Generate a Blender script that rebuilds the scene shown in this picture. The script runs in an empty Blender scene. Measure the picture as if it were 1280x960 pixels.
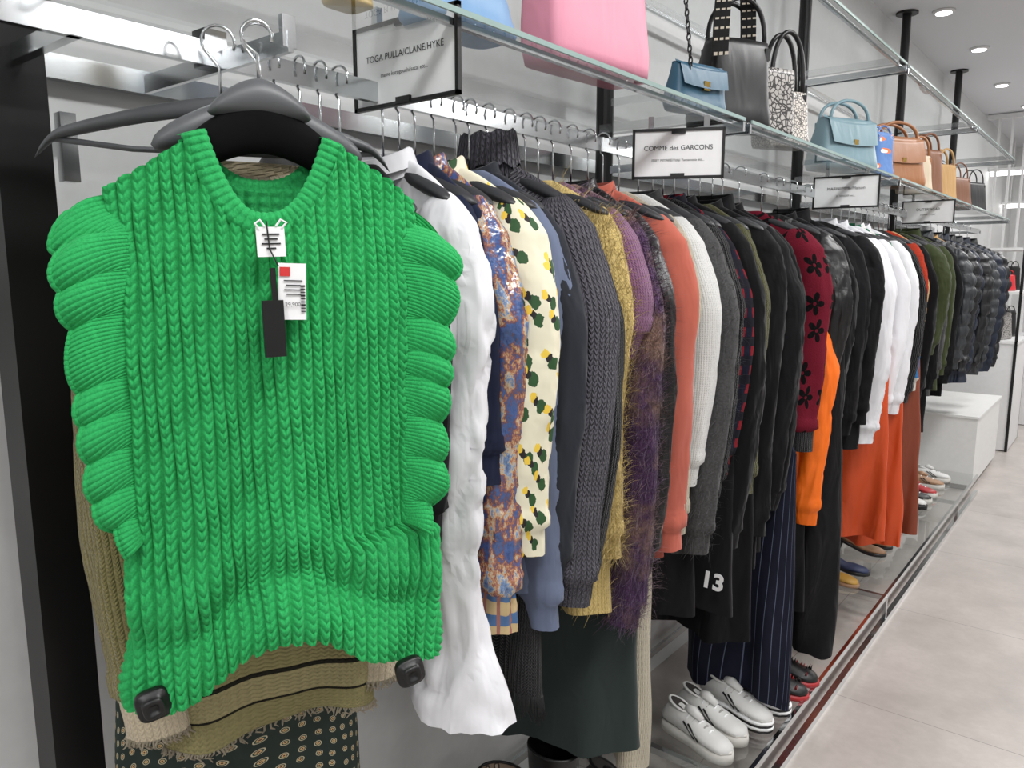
import bpy, math, random
import numpy as np
from mathutils import Vector, noise

scene = bpy.context.scene
try:
    scene.view_settings.view_transform = 'Standard'
    scene.view_settings.look = 'None'
except Exception as e:
    print(e)

# ------------------------------------------------------------------ colour / materials
def lin(c):
    return tuple((x/12.92 if x <= .04045 else ((x+.055)/1.055)**2.4) for x in [v/255 for v in c])

class NT:
    def __init__(s, name):
        s.m = bpy.data.materials.new(name); s.m.use_nodes = True
        s.t = s.m.node_tree; s.b = s.t.nodes['Principled BSDF']
        s.out = s.t.nodes['Material Output']
    def n(s, typ, **kw):
        nd = s.t.nodes.new(typ)
        for k, v in kw.items(): setattr(nd, k, v)
        return nd
    def l(s, a, b): s.t.links.new(a, b)
    def math(s, op, a, b=None, c=None):
        nd = s.n('ShaderNodeMath', operation=op)
        for i, v in enumerate((a, b, c)):
            if v is None: continue
            if isinstance(v, (int, float)): nd.inputs[i].default_value = v
            else: s.l(v, nd.inputs[i])
        return nd.outputs[0]
    def mix(s, fac, a, b):
        nd = s.n('ShaderNodeMix', data_type='RGBA')
        if isinstance(fac, (int, float)): nd.inputs[0].default_value = fac
        else: s.l(fac, nd.inputs[0])
        for idx, v in ((6, a), (7, b)):
            if isinstance(v, tuple): nd.inputs[idx].default_value = (*v[:3], 1)
            else: s.l(v, nd.inputs[idx])
        return nd.outputs[2]
    def bump(s, h, strength, dist, prev=None):
        nd = s.n('ShaderNodeBump'); nd.inputs['Strength'].default_value = strength
        nd.inputs['Distance'].default_value = dist
        s.l(h, nd.inputs['Height'])
        if prev: s.l(prev, nd.inputs['Normal'])
        s.l(nd.outputs[0], s.b.inputs['Normal'])
        return nd.outputs[0]
    def uv(s):
        return s.n('ShaderNodeTexCoord').outputs['UV']
    def noise(s, scale, detail=3, vec=None, rough=.5):
        nd = s.n('ShaderNodeTexNoise'); nd.inputs['Scale'].default_value = scale
        nd.inputs['Detail'].default_value = detail; nd.inputs['Roughness'].default_value = rough
        if vec is None: vec = s.n('ShaderNodeTexCoord').outputs['Object']
        s.l(vec, nd.inputs['Vector'])
        return nd

_cache = {}
def plain(name, col, rough=.5, metal=0., spec=.5, emit=None):
    key = ('p', name)
    if key in _cache: return _cache[key]
    N = NT(name); b = N.b
    c = lin(col)
    nz = N.noise(35, 2)
    N.l(N.mix(nz.outputs[0], tuple(x*.94 for x in c), tuple(min(1, x*1.05) for x in c)), b.inputs['Base Color'])
    b.inputs['Roughness'].default_value = rough
    b.inputs['Metallic'].default_value = metal
    b.inputs['Specular IOR Level'].default_value = spec
    if emit:
        b.inputs['Emission Color'].default_value = (*emit[:3], 1); b.inputs['Emission Strength'].default_value = emit[3]
    _cache[key] = N.m
    return N.m

def fabric(name, col, rough=.9, wr=.5, weave=1400, spec=.2, col2=None, metal=0.0, sheen=.1, var=.12):
    key = ('f', name)
    if key in _cache: return _cache[key]
    N = NT(name); b = N.b; c = lin(col)
    c2 = lin(col2) if col2 else tuple(x*(1-var) for x in c)
    nz = N.noise(8 if col2 is None else 220, 4)
    N.l(N.mix(nz.outputs[0], c2, tuple(min(1, x*1.06) for x in c)), b.inputs['Base Color'])
    b.inputs['Roughness'].default_value = rough
    b.inputs['Specular IOR Level'].default_value = spec
    b.inputs['Metallic'].default_value = metal
    b.inputs['Sheen Weight'].default_value = sheen
    mp = N.n('ShaderNodeMapping'); mp.inputs['Scale'].default_value = (1, 1, .35); N.l(N.n('ShaderNodeTexCoord').outputs['Object'], mp.inputs[0])
    w = N.noise(16, 2, mp.outputs[0], .45)
    w.inputs['Distortion'].default_value = .8
    p = N.bump(w.outputs[0], wr, .03)
    f = N.noise(weave, 1)
    N.bump(f.outputs[0], .12, .001, p)
    _cache[key] = N.m
    return N.m

def knit(name, col, cols=130, rows=170, strength=.8, dist=.004, col2=None, var=.15, patch=None):
    key = ('k', name)
    if key in _cache: return _cache[key]
    N = NT(name); b = N.b; c = lin(col)
    uv = N.n('ShaderNodeSeparateXYZ'); N.l(N.uv(), uv.inputs[0])
    cu = N.math('FRACT', N.math('MULTIPLY', uv.outputs[0], cols))
    tri = N.math('MULTIPLY', N.math('ABSOLUTE', N.math('SUBTRACT', cu, .5)), 2)
    ph = N.math('ADD', N.math('MULTIPLY', uv.outputs[1], rows), N.math('MULTIPLY', tri, .7))
    row = N.math('ABSOLUTE', N.math('SINE', N.math('MULTIPLY', ph, math.pi)))
    prof = N.math('SUBTRACT', 1, N.math('POWER', tri, 2.5))
    h = N.math('MULTIPLY', prof, N.math('ADD', .45, N.math('MULTIPLY', row, .55)))
    nz = N.noise(300, 3)
    c2 = lin(col2) if col2 else tuple(x*(1-var*2) for x in c)
    base = N.mix(nz.outputs[0], c2, tuple(min(1, x*(1+var)) for x in c))
    if patch:
        pn = N.noise(11, 5, None, .65)
        mr = N.n('ShaderNodeMapRange'); mr.inputs[1].default_value = .42; mr.inputs[2].default_value = .60; N.l(pn.outputs[0], mr.inputs[0])
        base = N.mix(mr.outputs[0], base, lin(patch))
    N.l(base, b.inputs['Base Color'])
    b.inputs['Roughness'].default_value = .95; b.inputs['Specular IOR Level'].default_value = .15
    b.inputs['Sheen Weight'].default_value = .2
    p = N.bump(h, strength, dist)
    N.bump(nz.outputs[0], .3, .002, p)
    _cache[key] = N.m
    return N.m

def spots(name, base, cols, scale=28, rough=.7, rnd=1., jag=.012):
    """printed fabric: voronoi motifs over a ground colour"""
    N = NT(name); b = N.b
    uvn = N.uv()
    dis = N.noise(90, 2, uvn)
    add = N.n('ShaderNodeVectorMath', operation='MULTIPLY_ADD')
    N.l(dis.outputs['Color'], add.inputs[0]); add.inputs[1].default_value = (jag,)*3; N.l(uvn, add.inputs[2])
    cur = lin(base)
    for i, (c, th, off) in enumerate(cols):
        mp = N.n('ShaderNodeMapping'); mp.inputs['Location'].default_value = (off, off*.7, 0); N.l(add.outputs[0], mp.inputs[0])
        v = N.n('ShaderNodeTexVoronoi', voronoi_dimensions='2D'); v.inputs['Scale'].default_value = scale; N.l(mp.outputs[0], v.inputs['Vector'])
        v.inputs['Randomness'].default_value = rnd
        f = N.math('LESS_THAN', v.outputs['Distance'], th)
        cur = N.mix(f, cur, lin(c))
    N.l(cur, b.inputs['Base Color'])
    b.inputs['Roughness'].default_value = rough
    w = N.noise(9, 3); N.bump(w.outputs[0], .4, .03)
    return N.m

def crackle(name, c1, c2, scale):
    N = NT(name); b = N.b
    v = N.n('ShaderNodeTexVoronoi', feature='DISTANCE_TO_EDGE'); v.inputs['Scale'].default_value = scale
    N.l(N.n('ShaderNodeTexCoord').outputs['Object'], v.inputs['Vector'])
    N.l(N.mix(N.math('LESS_THAN', v.outputs['Distance'], .10), lin(c1), lin(c2)), b.inputs['Base Color'])
    b.inputs['Roughness'].default_value = .4
    return N.m

def flowers(name, base, c, scale=9, petals=5, rough=.95):
    """five-petal motifs, polar distance around voronoi cell centres"""
    N = NT(name); b = N.b
    uvn = N.uv()
    v = N.n('ShaderNodeTexVoronoi', voronoi_dimensions='2D'); v.inputs['Scale'].default_value = scale; v.inputs['Randomness'].default_value = .45
    N.l(uvn, v.inputs['Vector'])
    df = N.n('ShaderNodeVectorMath', operation='SUBTRACT'); N.l(uvn, df.inputs[0]); N.l(v.outputs['Position'], df.inputs[1])
    sp = N.n('ShaderNodeSeparateXYZ'); N.l(df.outputs[0], sp.inputs[0])
    ang = N.math('ARCTAN2', sp.outputs[1], sp.outputs[0])
    pet = N.math('ABSOLUTE', N.math('COSINE', N.math('MULTIPLY', ang, petals/2)))
    rad = N.math('MULTIPLY_ADD', pet, .26, .10)
    f = N.math('LESS_THAN', v.outputs['Distance'], rad)
    g = N.math('GREATER_THAN', v.outputs['Distance'], .055)
    N.l(N.mix(N.math('MULTIPLY', f, g), lin(base), lin(c)), b.inputs['Base Color'])
    b.inputs['Roughness'].default_value = rough; b.inputs['Specular IOR Level'].default_value = .15
    nz = N.noise(300, 3); N.bump(nz.outputs[0], .5, .003)
    return N.m

def satin():
    N = NT('satin_painterly_print'); b = N.b
    uvn = N.uv()
    mp = N.n('ShaderNodeMapping'); mp.inputs['Scale'].default_value = (1, .6, 1); N.l(uvn, mp.inputs[0])
    nz = N.noise(26, 6, mp.outputs[0], .75)
    cr = N.n('ShaderNodeValToRGB'); e = cr.color_ramp.elements
    pts = [(.30, (34, 44, 92)), (.43, (60, 92, 150)), (.48, (90, 66, 90)), (.52, (170, 104, 66)), (.56, (196, 176, 140)), (.60, (110, 140, 180)), (.72, (54, 50, 100))]
    e[0].position = pts[0][0]; e[0].color = (*lin(pts[0][1]), 1); e[1].position = pts[-1][0]; e[1].color = (*lin(pts[-1][1]), 1)
    for p, c in pts[1:-1]:
        q = e.new(p); q.color = (*lin(c), 1)
    N.l(nz.outputs[0], cr.inputs[0]); N.l(cr.outputs[0], b.inputs['Base Color'])
    b.inputs['Roughness'].default_value = .25; b.inputs['Specular IOR Level'].default_value = .9
    w = N.noise(14, 4); N.bump(w.outputs[0], .7, .03)
    return N.m

def stripes(name, c1, c2, freq, width, axis=0, rough=.8, freq2=None, c3=None, width2=.2):
    N = NT(name); b = N.b
    uv = N.n('ShaderNodeSeparateXYZ'); N.l(N.uv(), uv.inputs[0])
    f = N.math('LESS_THAN', N.math('FRACT', N.math('MULTIPLY', uv.outputs[axis], freq)), width)
    cur = N.mix(f, lin(c1), lin(c2))
    if freq2:
        g = N.math('LESS_THAN', N.math('FRACT', N.math('MULTIPLY', uv.outputs[1-axis], freq2)), width2)
        cur = N.mix(g, cur, lin(c3))
    N.l(cur, b.inputs['Base Color']); b.inputs['Roughness'].default_value = rough
    b.inputs['Specular IOR Level'].default_value = .2
    w = N.noise(9, 3); N.bump(w.outputs[0], .4, .03)
    return N.m

def bands(name, ramp, rough=.95, kn=True, span=.9):
    """colour-blocked knit, v in metres down the garment"""
    N = NT(name); b = N.b
    uv = N.n('ShaderNodeSeparateXYZ'); N.l(N.uv(), uv.inputs[0])
    cr = N.n('ShaderNodeValToRGB'); cr.color_ramp.interpolation = 'CONSTANT'
    e = cr.color_ramp.elements
    e[0].position = 0; e[0].color = (*lin(ramp[0][1]), 1); e[1].position = ramp[1][0]/span; e[1].color = (*lin(ramp[1][1]), 1)
    for p, c in ramp[2:]:
        q = e.new(p/span); q.color = (*lin(c), 1)
    N.l(N.math('DIVIDE', uv.outputs[1], span), cr.inputs[0])
    nz = N.noise(260, 3)
    N.l(N.mix(N.math('MULTIPLY', nz.outputs[0], .35), cr.outputs[0], (.05, .05, .03)), b.inputs['Base Color'])
    b.inputs['Roughness'].default_value = rough; b.inputs['Specular IOR Level'].default_value = .15
    if kn:
        cu = N.math('FRACT', N.math('MULTIPLY', uv.outputs[0], 130))
        tri = N.math('ABSOLUTE', N.math('SUBTRACT', cu, .5))
        row = N.math('ABSOLUTE', N.math('SINE', N.math('MULTIPLY', N.math('ADD', N.math('MULTIPLY', uv.outputs[1], 170), tri), math.pi)))
        N.bump(N.math('MULTIPLY', N.math('SUBTRACT', 1, tri), row), .7, .003)
    return N.m

# ------------------------------------------------------------------ mesh builder
class MB:
    def __init__(s): s.v = []; s.f = []; s.uv = []; s.mi = []; s.nv = 0; s.mats = []
    def mat(s, m):
        if m not in s.mats: s.mats.append(m)
        return s.mats.index(m)
    def grid(s, P, mat, UV=None, flip=False):
        P = np.asarray(P, float); m, n = P.shape[:2]
        if UV is None:
            g = np.zeros((m, n, 2)); g[..., 0] = np.linspace(0, 1, n)[None]; g[..., 1] = np.linspace(0, 1, m)[:, None]; UV = g
        s.v.append(P.reshape(-1, 3)); s.uv.append(np.asarray(UV, float).reshape(-1, 2))
        idx = np.arange(m*n).reshape(m, n) + s.nv
        a, b, c, d = idx[:-1, :-1], idx[1:, :-1], idx[1:, 1:], idx[:-1, 1:]
        q = np.stack([a, b, c, d] if not flip else [a, d, c, b], -1).reshape(-1, 4)
        s.f.append(q); s.mi.append(np.full(len(q), s.mat(mat))); s.nv += m*n
    def box(s, c, size, mat, ang=0):
        cx, cy, cz = c; hx, hy, hz = [q/2 for q in size]
        ca, sa = math.cos(ang), math.sin(ang)
        for (ax, u, w) in ((0, 1, 2), (1, 2, 0), (2, 0, 1)):
            for sg in (-1, 1):
                h = (hx, hy, hz); P = []
                for i in (-1, 1):
                    r = []
                    for j in (-1, 1):
                        p = [0, 0, 0]; p[ax] = sg*h[ax]; p[u] = i*h[u]; p[w] = j*h[w]
                        r.append((cx+p[0]*ca-p[1]*sa, cy+p[0]*sa+p[1]*ca, cz+p[2]))
                    P.append(r)
                s.grid(P, mat, flip=(sg < 0) ^ False)
    def tube(s, pts, r, mat, n=10, cap=True, fx=1., fy=1.):
        pts = np.asarray(pts, float); m = len(pts)
        rr = np.full(m, r, float) if np.isscalar(r) else np.asarray(r, float)
        T = np.gradient(pts, axis=0); T /= np.linalg.norm(T, axis=1)[:, None]+1e-12
        up = np.array([0, 0, 1.]) if abs(T[0][2]) < .9 else np.array([0, 1., 0])
        P = np.zeros((m, n+1, 3)); U = np.cross(T[0], up); U /= np.linalg.norm(U)
        th = np.linspace(0, 2*math.pi, n+1)
        for i in range(m):
            U = U - T[i]*np.dot(U, T[i]); U /= np.linalg.norm(U); V = np.cross(T[i], U)
            P[i] = pts[i] + rr[i]*(np.cos(th)[:, None]*U*fx+np.sin(th)[:, None]*V*fy)
        if cap:
            P = np.concatenate([np.repeat(pts[:1, None], n+1, 1), P, np.repeat(pts[-1:, None], n+1, 1)], 0)
        s.grid(P, mat)
    def loft(s, secs, mat, axis='z', n=28, p=.6, cap=True):
        """secs: (h, hx, hy, cx, cy). superellipse rings"""
        th = np.linspace(0, 2*math.pi, n+1)
        c = np.cos(th); q = np.sin(th)
        cc = np.sign(c)*np.abs(c)**p; qq = np.sign(q)*np.abs(q)**p
        P = []
        if cap: secs = [(secs[0][0], 0, 0, secs[0][3], secs[0][4])]+list(secs)+[(secs[-1][0], 0, 0, secs[-1][3], secs[-1][4])]
        for (h, hx, hy, cx, cy) in secs:
            x = cx+hx*cc; y = cy+hy*qq; z = np.full_like(x, h)
            if axis == 'z': P.append(np.stack([x, y, z], -1))
            else: P.append(np.stack([z, x, y], -1))
        s.grid(np.array(P), mat, flip=True)
    def obj(s, name, loc=(0, 0, 0), rot=0, parent=None, smooth=True, scale=1):
        v = np.concatenate(s.v); f = np.concatenate(s.f); uv = np.concatenate(s.uv); mi = np.concatenate(s.mi)
        me = bpy.data.meshes.new(name)
        me.vertices.add(len(v)); me.vertices.foreach_set('co', v.ravel())
        me.loops.add(len(f)*4); me.loops.foreach_set('vertex_index', f.ravel().astype(np.int32))
        me.polygons.add(len(f)); me.polygons.foreach_set('loop_start', np.arange(0, len(f)*4, 4, dtype=np.int32))
        me.polygons.foreach_set('material_index', mi.astype(np.int32))
        me.update(calc_edges=True)
        ul = me.uv_layers.new(name='UVMap'); ul.data.foreach_set('uv', uv[f.ravel()].ravel())
        me.polygons.foreach_set('use_smooth', np.full(len(f), smooth))
        for m in s.mats: me.materials.append(m)
        me.validate()
        o = bpy.data.objects.new(name, me); scene.collection.objects.link(o)
        o.location = loc; o.rotation_euler = (0, 0, rot); o.scale = (scale,)*3
        if parent: o.parent = parent
        return o

def empty(name, loc=(0, 0, 0), rot=0):
    e = bpy.data.objects.new(name, None); scene.collection.objects.link(e); e.location = loc; e.rotation_euler = (0, 0, rot)
    e.empty_display_size = .05
    return e

def sm(x): x = np.clip(x, 0, 1); return x*x*(3-2*x)

# shared materials
chrome = plain('chrome', (205, 208, 210), .16, 1.0)
black_metal = plain('black_metal', (18, 18, 19), .4, .2)
black_plastic = plain('black_plastic', (14, 14, 15), .4)
grey_plastic = plain('grey_hanger_plastic', (88, 90, 93), .45)
dark_plastic = plain('dark_hanger_plastic', (48, 49, 52), .45)
paper = plain('white_paper', (242, 243, 244), .7)
ink = plain('black_ink', (25, 25, 26), .7)

def glass_mat():
    N = NT('clear_glass'); t = N.t
    tr = N.n('ShaderNodeBsdfTransparent'); tr.inputs[0].default_value = (.95, .975, .97, 1)
    gl = N.n('ShaderNodeBsdfGlossy'); gl.inputs['Roughness'].default_value = .02
    lw = N.n('ShaderNodeLayerWeight'); lw.inputs['Blend'].default_value = .5
    fac = N.math('MULTIPLY_ADD', N.math('POWER', lw.outputs['Facing'], 3.5), .85, .06)
    mx = N.n('ShaderNodeMixShader')
    N.l(fac, mx.inputs[0]); N.l(tr.outputs[0], mx.inputs[1]); N.l(gl.outputs[0], mx.inputs[2])
    N.l(mx.outputs[0], N.out.inputs[0])
    return N.m
glass = glass_mat()
glass_edge = plain('glass_edge_green', (150, 172, 168), .15, 0, .8)

# ------------------------------------------------------------------ room
WX = -1.28; CEIL = 2.96
def room():
    wallm = plain('wall_paint_white', (216, 217, 217), .6)
    N = NT('ceiling_paint'); c = lin((216, 217, 220)); N.b.inputs['Base Color'].default_value = (*c, 1); N.b.inputs['Roughness'].default_value = .9
    nz = N.noise(3, 2); N.bump(nz.outputs[0], .05, .02)
    ceilm = N.m
    N = NT('floor_stone_tile'); b = N.b
    tc = N.n('ShaderNodeTexCoord').outputs['Object']
    br = N.n('ShaderNodeTexBrick', offset=0.0); N.l(tc, br.inputs['Vector'])
    br.inputs['Scale'].default_value = 1; br.inputs['Brick Width'].default_value = .9; br.inputs['Row Height'].default_value = .9
    br.inputs['Mortar Size'].default_value = .0016; br.inputs['Mortar Smooth'].default_value = .2
    n1 = N.noise(2.6, 7, tc, .7); n2 = N.noise(45, 3, tc)
    cr = N.n('ShaderNodeMapRange'); cr.inputs[1].default_value = .35; cr.inputs[2].default_value = .65; N.l(n1.outputs[0], cr.inputs[0])
    base = N.mix(cr.outputs[0], lin((168, 161, 156)), lin((196, 188, 183)))
    base = N.mix(N.math('MULTIPLY', n2.outputs[0], .4), base, lin((160, 152, 147)))
    N.l(N.mix(br.outputs['Fac'], base, lin((128, 122, 117))), b.inputs['Base Color'])
    b.inputs['Roughness'].default_value = .36
    N.bump(n2.outputs[0], .05, .002)
    floorm = N.m
    x0, x1, y0, y1 = WX, 4.5, -3, 11.5
    def slab(name, lo, hi, m):
        mb = MB(); c = [(a+b)/2 for a, b in zip(lo, hi)]; sz = [b-a for a, b in zip(lo, hi)]
        mb.box(c, sz, m); return mb.obj(name, smooth=False)
    slab('floor', (x0-.1, y0, -.1), (x1+.1, y1, 0), floorm)
    slab('ceiling', (x0-.1, y0, CEIL), (x1+.1, y1, CEIL+.1), ceilm)
    slab('wall_left', (x0-.1, y0, 0), (x0, y1, CEIL), wallm)
    slab('wall_right', (x1, y0, 0), (x1+.1, y1, CEIL), wallm)
    slab('wall_far', (x0-.1, y1, 0), (x1+.1, y1+.1, CEIL), wallm)
    slab('wall_near', (x0-.1, y0-.1, 0), (x1+.1, y0, CEIL), wallm)
room()

def lights():
    def area(name, loc, sx, sy, power, rot=(0, 0, 0), col=(1, .994, .985)):
        l = bpy.data.lights.new(name, 'AREA'); l.shape = 'RECTANGLE'; l.size = sx; l.size_y = sy; l.energy = power; l.color = col
        o = bpy.data.objects.new(name, l); scene.collection.objects.link(o); o.location = loc; o.rotation_euler = rot
    em = plain('lamp_diffuser', (255, 255, 255), .5, emit=(1, .98, .95, 6))
    white = plain('lamp_housing', (225, 225, 225), .5)
    k = 0
    for (x, y, p) in ((.1, -1.6, 36), (.25, .6, 34), (.25, 2.6, 34), (.25, 4.6, 34), (.25, 6.6, 34), (.35, 8.8, 40), (2.6, -1.2, 28), (2.6, 2.2, 22), (2.6, 5.0, 22), (2.6, 8, 28)):  # first one, behind the camera, is an added fill to brighten the sign papers
        area('ceiling_and_fill_light_%d' % k, (x, y, CEIL-.06), .32, 1.0, p); k += 1
    for (x, y) in ((-1.0, 5.2), (-.96, 6.2), (-.98, 7.5), (-.9, 8.6), (.9, 4.6), (.9, 6.6)):
        mb = MB(); mb.loft([(CEIL-.014, .055, .055, x, y), (CEIL-.001, .06, .06, x, y)], white, p=1)
        mb.loft([(CEIL-.018, .042, .042, x, y), (CEIL-.012, .042, .042, x, y)], em, p=1)
        mb.obj('downlight')
    for (x, y, z) in ((-.7, 9.4, 2.45), (-.7, 10.6, 2.2), (1.2, 9.6, 2.4)):
        mb = MB(); mb.box((x, y, z), (1.1, .05, .04), em); mb.box((x, y, z+.035), (1.14, .07, .03), white)
        mb.box((x-.5, y, (z+CEIL)/2), (.01, .01, CEIL-z), white); mb.box((x+.5, y, (z+CEIL)/2), (.01, .01, CEIL-z), white)
        mb.obj('hanging_tube_light', smooth=False)
    w = bpy.data.worlds.new('World'); scene.world = w; w.use_nodes = True
    w.node_tree.nodes['Background'].inputs[0].default_value = (.9, .95, 1, 1); w.node_tree.nodes['Background'].inputs[1].default_value = .4
lights()

# ------------------------------------------------------------------ rack: posts, rail, shelves
POSTS = [.40, 1.86, 3.40, 5.10, 6.80]
PX = -1.17; RX = -.95; RZ = 1.77; SZ = 1.853; SEDGE = -.765; UZ = 2.28
SHELF_END = 5.84
def rack():
    par = empty('clothes_rack_with_shelves')
    mb = MB()
    for y in POSTS:
        if y < 1: mb.box((PX+.02, y, CEIL/2), (.065, .065, CEIL-.002), black_metal)
        else:
            mb.tube([(PX, y, 0), (PX, y, CEIL-.001)], .024, black_metal, 16)
            mb.tube([(PX, y, CEIL-.012), (PX, y, CEIL-.001)], .06, black_metal, 20)
    mb.obj('posts', parent=par, smooth=False)
    mb = MB()
    mb.box((RX, (POSTS[0]-.6+POSTS[-1])/2, RZ), (.012, POSTS[-1]-POSTS[0]+.6, .03), chrome)
    mb.box((WX+.02, (POSTS[0]-.6+POSTS[-1])/2, RZ+.02), (.02, POSTS[-1]-POSTS[0]+.6, .035), chrome)
    for y in POSTS:
        mb.box(((RX+PX)/2, y, RZ-.005), (RX-PX+.02, .014, .02), chrome)
        for z in (SZ, UZ):
            mb.box(((SEDGE+PX)/2, y+.02, z-.018), (SEDGE-PX, .012, .022), chrome)
            mb.box(((SEDGE+PX)/2, y-.02, z-.018), (SEDGE-PX, .012, .022), chrome)
    mb.obj('hanging_rail', parent=par, smooth=False)
    mb = MB()
    for i in range(-1, len(POSTS)-1):
        a = (POSTS[i] if i >= 0 else POSTS[0]-1.3)+.02; b = POSTS[i+1]-.02
        for z in (SZ, UZ):
            mb.grid([[(WX+.03, a, z), (SEDGE, a, z)], [(WX+.03, b, z), (SEDGE, b, z)]], glass)
            mb.box((SEDGE+.002, (a+b)/2, z-.002), (.004, b-a, .008), glass_edge)
            mb.box((SEDGE-.02, (a+b)/2, z-.011), (.010, b-a, .010), chrome)
            mb.box((WX+.07, (a+b)/2, z-.011), (.012, b-a, .010), chrome)
    mb.obj('glass_shelves', parent=par, smooth=False)
    mb = MB()
    y0, y1 = .45, SHELF_END
    mb.grid([[(-1.26, y0, .13), (-.70, y0, .13)], [(-1.26, y1, .13), (-.70, y1, .13)]], glass)
    mb.box((-.70, (y0+y1)/2, .122), (.012, y1-y0, .022), chrome)
    mb.box((-.70, (y0+y1)/2, .012), (.02, y1-y0, .024), chrome)
    mb.box((-1.24, (y0+y1)/2, .118), (.012, y1-y0, .022), chrome)
    for y in POSTS[:4]:
        mb.box((-.97, y, .115), (.54, .02, .02), chrome); mb.box((-.70, y, .06), (.016, .02, .12), chrome)
    mb.obj('shoe_shelf', parent=par, smooth=False)
rack()

def white_plinth():
    w = plain('plinth_white', (226, 226, 224), .45)
    mb = MB(); mb.box((-.99, 6.42, .27), (.52, 1.1, .46), w); mb.box((-.99, 6.42, .021), (.48, 1.06, .04), plain('plinth_kick', (120, 118, 116), .5))
    mb.box((-.99, 6.42, .508), (.54, 1.12, .016), w)
    mb.obj('display_plinth', smooth=False)
white_plinth()

# ------------------------------------------------------------------ hanger
def add_hanger(mb, z0=0, w=.19, drop=.065, mat=None, thick=.014, hh=.014, hook_z=.1, hook=True, hr=.019, cx=0, bar=False, tip=0):
    mat = mat or dark_plastic
    x = np.linspace(-w, w, 61); th = np.linspace(0, 2*math.pi, 13)
    P = []
    for xi in x:
        a = abs(xi)/w
        zc = z0 - drop*a**1.4 - tip*max(0, (a-.85)/.15)**2
        k = math.sqrt(max(0., 1-a**8))+.02
        hy = (thick*(.35+.9*sm(a*1.2)))*k; hz = hh*(1.25-.5*a)*k
        P.append(np.stack([np.full(13, xi+cx), hy*np.cos(th), zc+hz*np.sin(th)], -1))
    mb.grid(np.array(P), mat, flip=True)
    if bar: mb.tube([(cx-w*.9, 0, z0-drop*.95), (cx-w*.5, 0, z0-drop*1.1), (cx+w*.5, 0, z0-drop*1.1), (cx+w*.9, 0, z0-drop*.95)], .0035, mat, 8)
    if hook:
        pts = [(cx, 0, z0), (cx, 0, z0+hook_z-.03)]
        for t in np.linspace(-.35, 1.15, 12):
            a = math.pi*(1-t)
            pts.append((cx+hr*math.cos(a)*1+0.0, 0, z0+hook_z+hr*math.sin(a)))
        pts[2] = (cx-hr*.75, 0, z0+hook_z-.012)
        mb.tube(pts, .0019, chrome, 8)

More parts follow.
